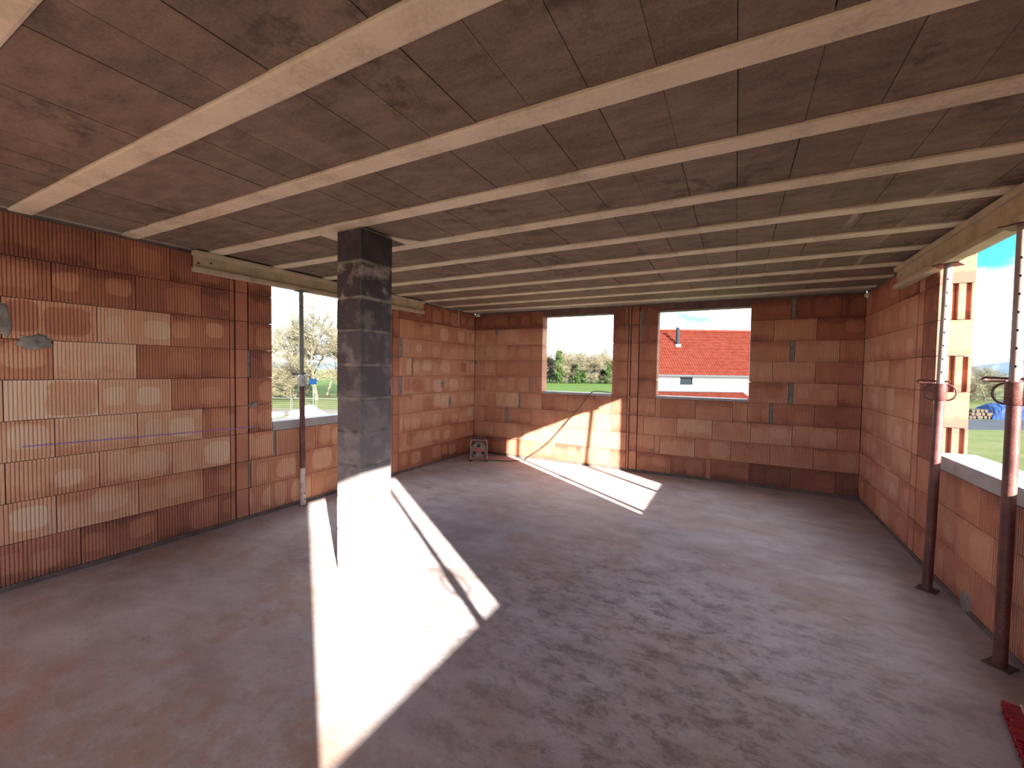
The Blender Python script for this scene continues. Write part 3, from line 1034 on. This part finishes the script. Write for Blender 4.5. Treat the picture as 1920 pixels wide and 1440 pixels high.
# local y runs along the head, bristles point to local -x
MB().box(0.002, 0.030, -0.28, 0.275, 0.004, 0.066).build('brush_block', M['broom_wood'], broom, bevel=0.006)
rr = random.Random(3)
for row in range(4):
    bm_ = MB()
    for q in range(70):
        yy = -0.265 + 0.53 * q / 69 + rr.uniform(-.002, .002)
        z0 = 0.012 + 0.0125 * row
        tip = (-0.050 + rr.uniform(-.006, .006), yy + rr.uniform(-.006, .006), max(0.004, z0 + rr.uniform(-.006, .006)))
        bm_.tube([(0.004, yy, z0), ((0.004 + tip[0]) / 2, (yy + tip[1]) / 2, z0 + .001), tip], [0.0035, 0.0042, 0.0056], 5)
    tag(bm_.build('bristle_row', M['bristle'], broom), kind='stuff')
smooth_angle(MB().tube([(0.024, 0, 0.04), (0.205, -0.05, 1.25)], 0.012, 10).build('broom_handle', M['broom_wood'], broom))

# ------------------------------------------------------------------ outdoors
GZ = -3.0
M['grass'] = mat_noise('meadow_grass', (0.034, 0.048, 0.014), (0.058, 0.070, 0.025), 0.35, c2=(0.082, 0.078, 0.040), bump=0.5, bscale=3.0, fine=0.45)
M['field'] = mat_noise('bright_field', (0.030, 0.054, 0.010), (0.044, 0.072, 0.015), 0.08, bump=0.3, bscale=3.0, fine=0.4)
M['asphalt'] = mat_noise('asphalt', (0.022, 0.025, 0.032), (0.034, 0.038, 0.046), 0.5, bump=0.1)
M['gravel'] = mat_noise('pale_gravel', (0.07, 0.062, 0.054), (0.11, 0.098, 0.086), 0.9, bump=0.2)
M['bark'] = mat_noise('bare_bark', (0.07, 0.06, 0.045), (0.13, 0.11, 0.08), 2.0, bump=0.0)  # natural brown of bare bark
M['twig'] = mat_noise('pale_twigs', (0.10, 0.088, 0.060), (0.17, 0.15, 0.10), 0.8, bump=0.0)
M['ivy'] = mat_noise('ivy_leaves', (0.018, 0.040, 0.010), (0.036, 0.066, 0.018), 1.5, bump=0.0)
M['render'] = mat_plain('white_render', (0.80, 0.79, 0.77), 0.85)
M['tile'] = mat_noise('red_roof_tile', (0.070, 0.013, 0.008), (0.098, 0.021, 0.013), 2.5, bump=0.0)
M['gutter'] = mat_plain('zinc_gutter', (0.05, 0.053, 0.06), 0.6)
M['flue'] = mat_plain('grey_flue', (0.020, 0.024, 0.032), 0.8)
M['steel_white'] = mat_plain('bright_cap', (0.30, 0.31, 0.33), 0.6)
M['pane'] = mat_plain('dark_pane', (0.008, 0.013, 0.018), 0.08)
M['pane'].node_tree.nodes['Principled BSDF'].inputs['Specular IOR Level'].default_value = 0.2
M['frame_grey'] = mat_plain('anthracite_frame', (0.012, 0.015, 0.019), 0.6)
M['tarp_blue'] = mat_noise('blue_tarpaulin', (0.005, 0.018, 0.065), (0.014, 0.036, 0.10), 1.6, rough=0.45, bump=0.4, bscale=3.0)
M['tarp_white'] = mat_plain('white_sheet', (0.82, 0.82, 0.82), 0.6)
M['log'] = mat_noise('cut_logs', (0.04, 0.032, 0.026), (0.08, 0.062, 0.05), 4.0)
M['sign_blue'] = mat_plain('blue_sign', (0.003, 0.018, 0.055), 0.5)
M['post_green'] = mat_plain('green_post', (0.03, 0.07, 0.065), 0.5)
M['hill'] = mat_noise('hazy_wooded_hill', (0.055, 0.085, 0.12), (0.085, 0.115, 0.15), 0.02, bump=0.0, fine=0.4)  # bluish base colour with the aerial haze painted in
for k_ in ('grass', 'field', 'asphalt', 'gravel', 'bark', 'twig', 'ivy', 'render', 'tile', 'flue', 'hill', 'log', 'gutter', 'frame_grey', 'tarp_blue', 'sign_blue'):
    M[k_].node_tree.nodes['Principled BSDF'].inputs['Specular IOR Level'].default_value = 0.05
CA, SA_ = 0.88282, 0.46971          # the camera's ground heading


def P(lat, dep, z=GZ):
    """point from sideways and forward distance on the ground"""
    return Vector((lat * CA - dep * SA_, lat * SA_ + dep * CA, z))


HEAD = math.atan2(SA_, CA)


def ground_patch(name, pts, z, mat):
    v = [(p.x, p.y, z) for p in pts] + [(p.x, p.y, z - 0.05) for p in pts]
    n = len(pts)
    f = [tuple(range(n)), tuple(reversed(range(n, 2 * n)))] + [(i, n + i, n + (i + 1) % n, (i + 1) % n) for i in range(n)]
    return struct(MB().add(v, f).build(name, mat))


N = 72
big = [Vector((900 * math.cos(2 * math.pi * i / N), 900 * math.sin(2 * math.pi * i / N), 0)) for i in range(N)]
ground_patch('ground', big, GZ, M['grass'])
ground_patch('field', [P(-120, 70), P(12, 70), P(90, 240), P(-160, 240)], GZ + 0.03, M['field'])
ground_patch('road', [P(18, 35.8), P(140, 35.8), P(140, 44.0), P(18, 44.0)], GZ + 0.03, M['asphalt'])
ground_patch('track', [P(-45, 39), P(-12, 39), P(-12, 44), P(-45, 44)], GZ + 0.03, M['gravel'])

# far wooded hills, aerial haze put into their colour
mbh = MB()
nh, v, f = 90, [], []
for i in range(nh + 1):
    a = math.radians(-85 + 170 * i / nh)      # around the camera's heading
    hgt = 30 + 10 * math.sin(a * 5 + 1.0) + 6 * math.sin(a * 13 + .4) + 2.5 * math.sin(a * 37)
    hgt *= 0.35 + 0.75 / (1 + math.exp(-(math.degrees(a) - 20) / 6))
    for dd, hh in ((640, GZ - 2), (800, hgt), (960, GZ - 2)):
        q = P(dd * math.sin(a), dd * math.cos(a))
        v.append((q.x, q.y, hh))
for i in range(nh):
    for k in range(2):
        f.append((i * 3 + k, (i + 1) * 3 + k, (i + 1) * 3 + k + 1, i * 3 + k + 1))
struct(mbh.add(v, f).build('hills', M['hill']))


# ---- bare trees
def grow(seed, height, levels, spread, trunk_r, first=0.28, twig_lvl=3, kids=(4, 6)):
    rr = random.Random(seed)
    wood, twig = MB(), MB()

    def seg(p, q, r0, r1, lvl):
        (wood if lvl < twig_lvl else twig).tube([p, q], [r0, r1], 5 if lvl < 2 else 3, cap=False)

    def branch(p, d, L, r, lvl):
        n = 3 if lvl < 2 else 2
        pts = [p]
        for i in range(n):
            d = (d + Vector((rr.uniform(-1, 1), rr.uniform(-1, 1), rr.uniform(-.6, .9))) * 0.22).normalized()
            q = p + d * (L / n)
            seg(p, q, r * (1 - .28 * i), r * (1 - .28 * (i + 1)) if lvl < levels else r * .5, lvl)
            pts.append(q)
            p = q
        if lvl >= levels:
            return
        k = rr.randint(*kids)
        for i in range(k):
            t = rr.uniform(first if lvl == 0 else 0.25, 1.0)
            s = t * n
            j = min(int(s), n - 1)
            o = pts[j].lerp(pts[j + 1], s - j)
            ax = Vector((rr.uniform(-1, 1), rr.uniform(-1, 1), rr.uniform(-.25, .7))).normalized()
            nd = (d * (1 - spread) + ax * spread * 1.5).normalized()
            branch(o, nd, L * rr.uniform(.5, .72), max(r * .5, 0.012), lvl + 1)
        branch(p, d, L * .6, r * .5, lvl + 1)
    branch(Vector((0, 0, 0)), Vector((0, 0, 1)), height * 0.5, trunk_r, 0)
    return wood.mesh('trunk'), twig.mesh('twigs')


TREES = [grow(s, 10, 5, .55, .20, .35, 3, (4, 5)) for s in (21, 22, 23)]
SHRUBS = [grow(s, 5, 4, .75, .07, .05, 1, (6, 8)) for s in (31, 32)]
for a_, b_ in TREES:
    a_.materials.append(M['bark'])
    b_.materials.append(M['twig'])
for a_, b_ in SHRUBS:
    a_.materials.append(M['bark'])
    b_.materials.append(M['twig'])
RT = random.Random(77)


def plant(name, meshes, pos, sc, label, cat, group, crown='twigs'):
    root = tag(empty(name, pos, RT.uniform(0, 6.28)), label, cat, group)
    root.scale = (sc * RT.uniform(.9, 1.1), sc * RT.uniform(.9, 1.1), sc)
    link('trunk', meshes[0], None, root)
    link(crown, meshes[1], None, root)
    return root


for lat, dep, sc in ((-37.5, 58, 1.0), (-31, 60, 1.15), (-26.5, 57, 1.40), (-24, 63, 1.35), (-43, 70, 1.1), (-35, 72, 1.15), (-29, 66, 1.3), (-33.5, 64, 1.15), (-27.5, 70, 1.45)):
    plant('bare_tree', RT.choice(TREES), P(lat, dep), sc, 'tall bare tree beyond the fence through the left window', 'tree', 'bare trees through the left window')
for i in range(15):
    plant('bare_shrub', RT.choice(SHRUBS), P(-44 + 1.9 * i + RT.uniform(-.8, .8), 56 + RT.uniform(-4, 14)), RT.uniform(.85, 1.2), 'bare pale shrub in the thicket through the left window', 'shrub', 'thicket through the left window')
for i in range(20):
    plant('bare_tree', RT.choice(TREES), P(2 + 2.5 * i + RT.uniform(-1.5, 1.5), 150 + RT.uniform(0, 16)), RT.uniform(1.05, 1.45), 'bare woodland tree across the field behind the back windows', 'tree', 'woodland across the field')
for i in range(26):
    plant('bare_shrub', RT.choice(SHRUBS), P(2 + 1.9 * i + RT.uniform(-1.2, 1.2), 147 + RT.uniform(0, 10)), RT.uniform(1.7, 2.5), 'bare shrub along the wood edge across the field', 'shrub', 'shrubs along the wood edge')
for i in range(13):
    plant('bare_tree', RT.choice(TREES), P(72 + 4.2 * i + RT.uniform(-1.5, 1.5), 74 + RT.uniform(0, 14)), RT.uniform(.75, 1.0), 'bare hedgerow tree behind the blue tarpaulin through the right window', 'tree', 'hedgerow trees through the right window')
for i in range(16):
    plant('bare_shrub', RT.choice(SHRUBS), P(70 + 3.2 * i + RT.uniform(-1, 1), 72 + RT.uniform(0, 9)), RT.uniform(.9, 1.5), 'bare hedgerow shrub behind the blue tarpaulin through the right window', 'shrub', 'hedgerow shrubs through the right window')


def ivy_mesh(seed, hgt, rad, n):
    rr = random.Random(seed)
    leaf, trunk = MB(), MB()
    trunk.tube([(0, 0, 0), (.1, 0, hgt * .5), (0, .1, hgt * .96)], [.22, .15, .04], 7)
    for i in range(n):
        z = hgt * (rr.random() ** .8) * .98 + .3
        w = rr.uniform(0, 6.283)
        r = rad * (1.0 - .55 * (z / hgt) ** 2) * math.sqrt(rr.random()) * (0.8 + .35 * math.sin(z * 2.1 + w * 2))
        c = Vector((r * math.cos(w), r * math.sin(w), z))
        a = Vector((rr.uniform(-1, 1), rr.uniform(-1, 1), rr.uniform(-1, 1))).normalized() * .22
        b = a.orthogonal().normalized() * .16
        leaf.add([c - a, c + b, c + a, c - b], [(0, 1, 2, 3)])
    a_, b_ = trunk.mesh('trunk'), leaf.mesh('leaves')
    a_.materials.append(M['bark'])
    b_.materials.append(M['ivy'])
    return a_, b_


IV = ivy_mesh(5, 9.5, 1.6, 2600)
plant('ivy_tree', IV, P(16.2, 146), 1.15, 'ivy-clad green tree at the left of the back left window', 'tree', None, 'ivy_leaves')
plant('ivy_tree', IV, P(22.5, 146), .72, 'shorter ivy-clad tree in the middle of the back left window', 'tree', None, 'ivy_leaves')
plant('ivy_tree', IV, P(24.8, 146), .62, 'low green ivy-covered tree right of centre in the back left window', 'tree', None, 'ivy_leaves')
plant('ivy_tree', IV, P(33.5, 147), .8, 'dark ivy-clad tree near the right edge of the back left window', 'tree', None, 'ivy_leaves')

# ---- neighbouring house
hx, hy = 16.0, 33.0
house = tag(empty('house', P(hx, hy), HEAD), 'white house with red tiled roof seen through the back right window', 'house')


def hl(lat, dep):
    return lat - hx, dep - hy


x0, x1 = 10.6 - hx, 23.5 - hx
# wall with a window opening
wx0, wx1, wz0, wz1 = 13.29 - hx, 14.30 - hx, 0.52 - GZ, 1.17 - GZ
mw = MB()
mw.box(x0, wx0, .30, .55, 0, 1.22 - GZ).box(wx1, x1, .30, .55, 0, 1.22 - GZ).box(wx0, wx1, .30, .55, 0, wz0).box(wx0, wx1, .30, .55, wz1, 1.22 - GZ)
mw.box(x0, x0 + .25, .55, 9.0, 0, 1.22 - GZ).box(x1 - .25, x1, .55, 9.0, 0, 1.22 - GZ).box(x0, x1, 8.8, 9.05, 0, 1.22 - GZ)
mw.build('wall', M['render'], house)
hwin = MB().box(wx0, wx1, .36, .42, wz0, wz0 + .06).box(wx0, wx1, .36, .42, wz1 - .06, wz1).box(wx0, wx0 + .06, .36, .42, wz0, wz1).box(wx1 - .06, wx1, .36, .42, wz0, wz1).build('window', M['frame_grey'], house)
MB().box(wx0 + .06, wx1 - .06, .38, .40, wz0 + .06, wz1 - .06).build('pane', M['pane'], hwin)


def tile_sheet(name, xa, xb, ya, za, yb, zb, parent, pitch=.2, rows=14):
    nx = int((xb - xa) / pitch) * 4
    v, f = [], []
    L = math.hypot(yb - ya, zb - za)
    ny, nz = -(zb - za) / L, (yb - ya) / L
    for r in range(rows):
        for e in (0, 1):
            t = (r + e) / rows
            lift = 0.045 if e == 0 else 0.012
            for i in range(nx + 1):
                o = lift + .035 * math.sin(i * math.pi / 2)
                v.append((xa + (xb - xa) * i / nx, ya + (yb - ya) * t + ny * o, za + (zb - za) * t + nz * o))
    w = nx + 1
    for r in range(2 * rows - 1):
        for i in range(nx):
            f.append((r * w + i, r * w + i + 1, (r + 1) * w + i + 1, (r + 1) * w + i))
    return tag(MB().add(v, f).build(name, M['tile'], parent), kind='stuff')


ez, rz_ = 1.30 - GZ, 5.17 - GZ
tile_sheet('roof_tiles', x0 - .3, x1 + .3, 0.0, ez, 4.7, rz_, house)
tile_sheet('roof_tiles', x0 - .3, x1 + .3, 9.4, ez, 4.7, rz_, house)
MB().add([(x0, .3, ez - .1), (x0, 9.1, ez - .1), (x0, 4.7, rz_ - .08), (x0 + .2, .3, ez - .1), (x0 + .2, 9.1, ez - .1), (x0 + .2, 4.7, rz_ - .08)],
         [(0, 2, 1), (3, 4, 5), (0, 1, 4, 3), (1, 2, 5, 4), (2, 0, 3, 5)]).build('gable', M['render'], house)
smooth_angle(MB().tube([(x0 - .35, 4.7, rz_ + .06), (x1 + .35, 4.7, rz_ + .06)], .12, 10).build('ridge', M['tile'], house))
MB().box(x0 - .3, x1 + .3, -.06, .06, ez - .12, ez + .02).build('gutter', M['gutter'], house, bevel=.02)
MB().box(x0 - .2, x1 + .2, 0.0, .32, ez - .16, ez - .10).build('eaves_board', M['gutter'], house)
# lean-to roof below the window
lx1 = 18.35 - hx
tile_sheet('lean_to_tiles', x0, lx1, -2.4, -1.0 - GZ, .28, -.02 - GZ, house, rows=8)
MB().box(x0, lx1, .2, .32, -.02 - GZ, .06 - GZ).build('flashing', M['gutter'], house)
MB().box(x0 + .2, lx1 - .1, -2.2, .3, 0, -1.05 - GZ).build('lean_to', M['render'], house)
# flue pipe on the roof slope
fl = empty('flue', (14.1 - hx, 3.05, 3.72 - GZ))
fl.parent = house
smooth_angle(MB().lathe([(.15, 0), (.15, 1.62)], (0, 0, 0), 'z', 16).build('flue_pipe', M['flue'], fl))
MB().box(-.21, .21, -.21, .21, -.12, .18).build('flue_base', M['steel_white'], fl, bevel=.04)
smooth_angle(MB().lathe([(.19, 1.60), (.19, 1.70), (.10, 1.76)], (0, 0, 0), 'z', 16).build('flue_cap', M['steel_white'], fl))

# ---- things beyond the left window: site fence, sheets, sign
for i in range(7):
    q = P(-31.5 + 2.55 * i, 43.0)
    fp = tag(empty('fence_panel', q, HEAD), 'wire mesh site fence panel beyond the left window', 'fence', 'site fence panels through the left window')
    smooth_angle(MB().tube([(-1.2, 0, .02), (-1.2, 0, 1.25), (1.2, 0, 1.25), (1.2, 0, .02)], .03, 6).build('frame', M['fence'], fp))
    for k_ in range(5):
        MB().tube([(-1.2, 0, .2 + .2 * k_), (1.2, 0, .2 + .2 * k_)], .007, 4).build('wire', M['fence'], fp)
sh = tag(empty('sheeted_heap', P(-18.4, 38.0), HEAD), 'peaked heap under a white sheet behind the red prop in the left window', 'heap')
vv, ff = [], []
for i in range(13):
    for j in range(9):
        a, b_ = -1 + i / 6, -1 + j / 4
        e = max(0, 1 - abs(a)) * (1 - .25 * b_ * b_) if True else 0
        vv.append((a * 1.55, b_ * 1.2, 1.05 * e * (1 if abs(b_) < 1 else .0) + .06 * math.sin(i * 1.7 + j * 2.3) * (1 if 0 < i < 12 and 0 < j < 8 else 0)))
for i in range(12):
    for j in range(8):
        ff.append((i * 9 + j, (i + 1) * 9 + j, (i + 1) * 9 + j + 1, i * 9 + j + 1))
MB().add(vv, ff).build('white_sheet', M['tarp_white'], sh)
MB().box(-1.2, 1.2, -.9, .9, 0, .12).build('pallet', M['log'], sh)
for i, (lat, dep, w_, lab) in enumerate(((-21.3, 37.2, 1.5, 'low stack of white sheeting at the left end of the left window sill'), (-20.0, 39.0, .8, 'small white bundle beside the low white stack'))):
    o = MB().box(-w_ / 2, w_ / 2, -.7, .7, 0, .42).build('sheeted_stack', M['tarp_white'], None, P(lat, dep), HEAD + .1 * i, bevel=.06)
    tag(o, lab, 'stack')
sg = tag(empty('blue_sign', P(-22.0, 46.5), HEAD), 'blue sign on a thin green post right of the red prop', 'sign')
smooth_angle(MB().tube([(0, 0, 0), (0, 0, 3.3)], .05, 8).build('post', M['post_green'], sg))
MB().box(-.42, .42, -.09, -.05, 2.55, 3.2).build('sign_plate', M['sign_blue'], sg, bevel=.02)

# ---- blue tarpaulin pile, logs through the right window
tp = tag(empty('tarpaulin_pile', P(54.3, 45.8), HEAD), 'long pile under a crumpled blue tarpaulin beyond the road', 'pile')
vv, ff = [], []
rr = random.Random(9)
ni, nj = 40, 14
for i in range(ni + 1):
    for j in range(nj + 1):
        a, b_ = i / ni, j / nj
        x = (a - .5) * 6.4
        w = b_ * math.pi
        prof = math.sin(w) ** .45 if 0 < b_ < 1 else 0
        endf = min(1, 7 * min(a, 1 - a) + .25)
        h = (1.55 + .5 * math.exp(-((x - .3) / 1.1) ** 2) + .12 * math.sin(x * 3.1)) * prof * endf
        y = -math.cos(w) * 1.25
        jx = rr.uniform(-.05, .05)
        vv.append((x + jx, y + rr.uniform(-.05, .05), max(0, h + (rr.uniform(-.06, .06) if 0 < b_ < 1 else 0))))
for i in range(ni):
    for j in range(nj):
        ff.append((i * (nj + 1) + j, (i + 1) * (nj + 1) + j, (i + 1) * (nj + 1) + j + 1, i * (nj + 1) + j + 1))
MB().add(vv, ff).build('tarpaulin', M['tarp_blue'], tp)
MB().box(-2.9, 2.9, -.9, .9, 0, .9).build('stacked_wood', M['log'], tp)
lg = tag(empty('log_heap', P(50.0, 45.2), HEAD), 'heap of pale cut logs left of the blue tarpaulin', 'heap')
rr = random.Random(4)
for i in range(16):
    r_ = i // 6
    x = -1.1 + .42 * (i % 6) + .2 * r_
    smooth_angle(MB().tube([(x, -.5 + rr.uniform(-.1, .1), .19 + .34 * r_), (x + rr.uniform(-.05, .05), .55, .19 + .34 * r_)], .19, 8).build('log', M['log'], lg))
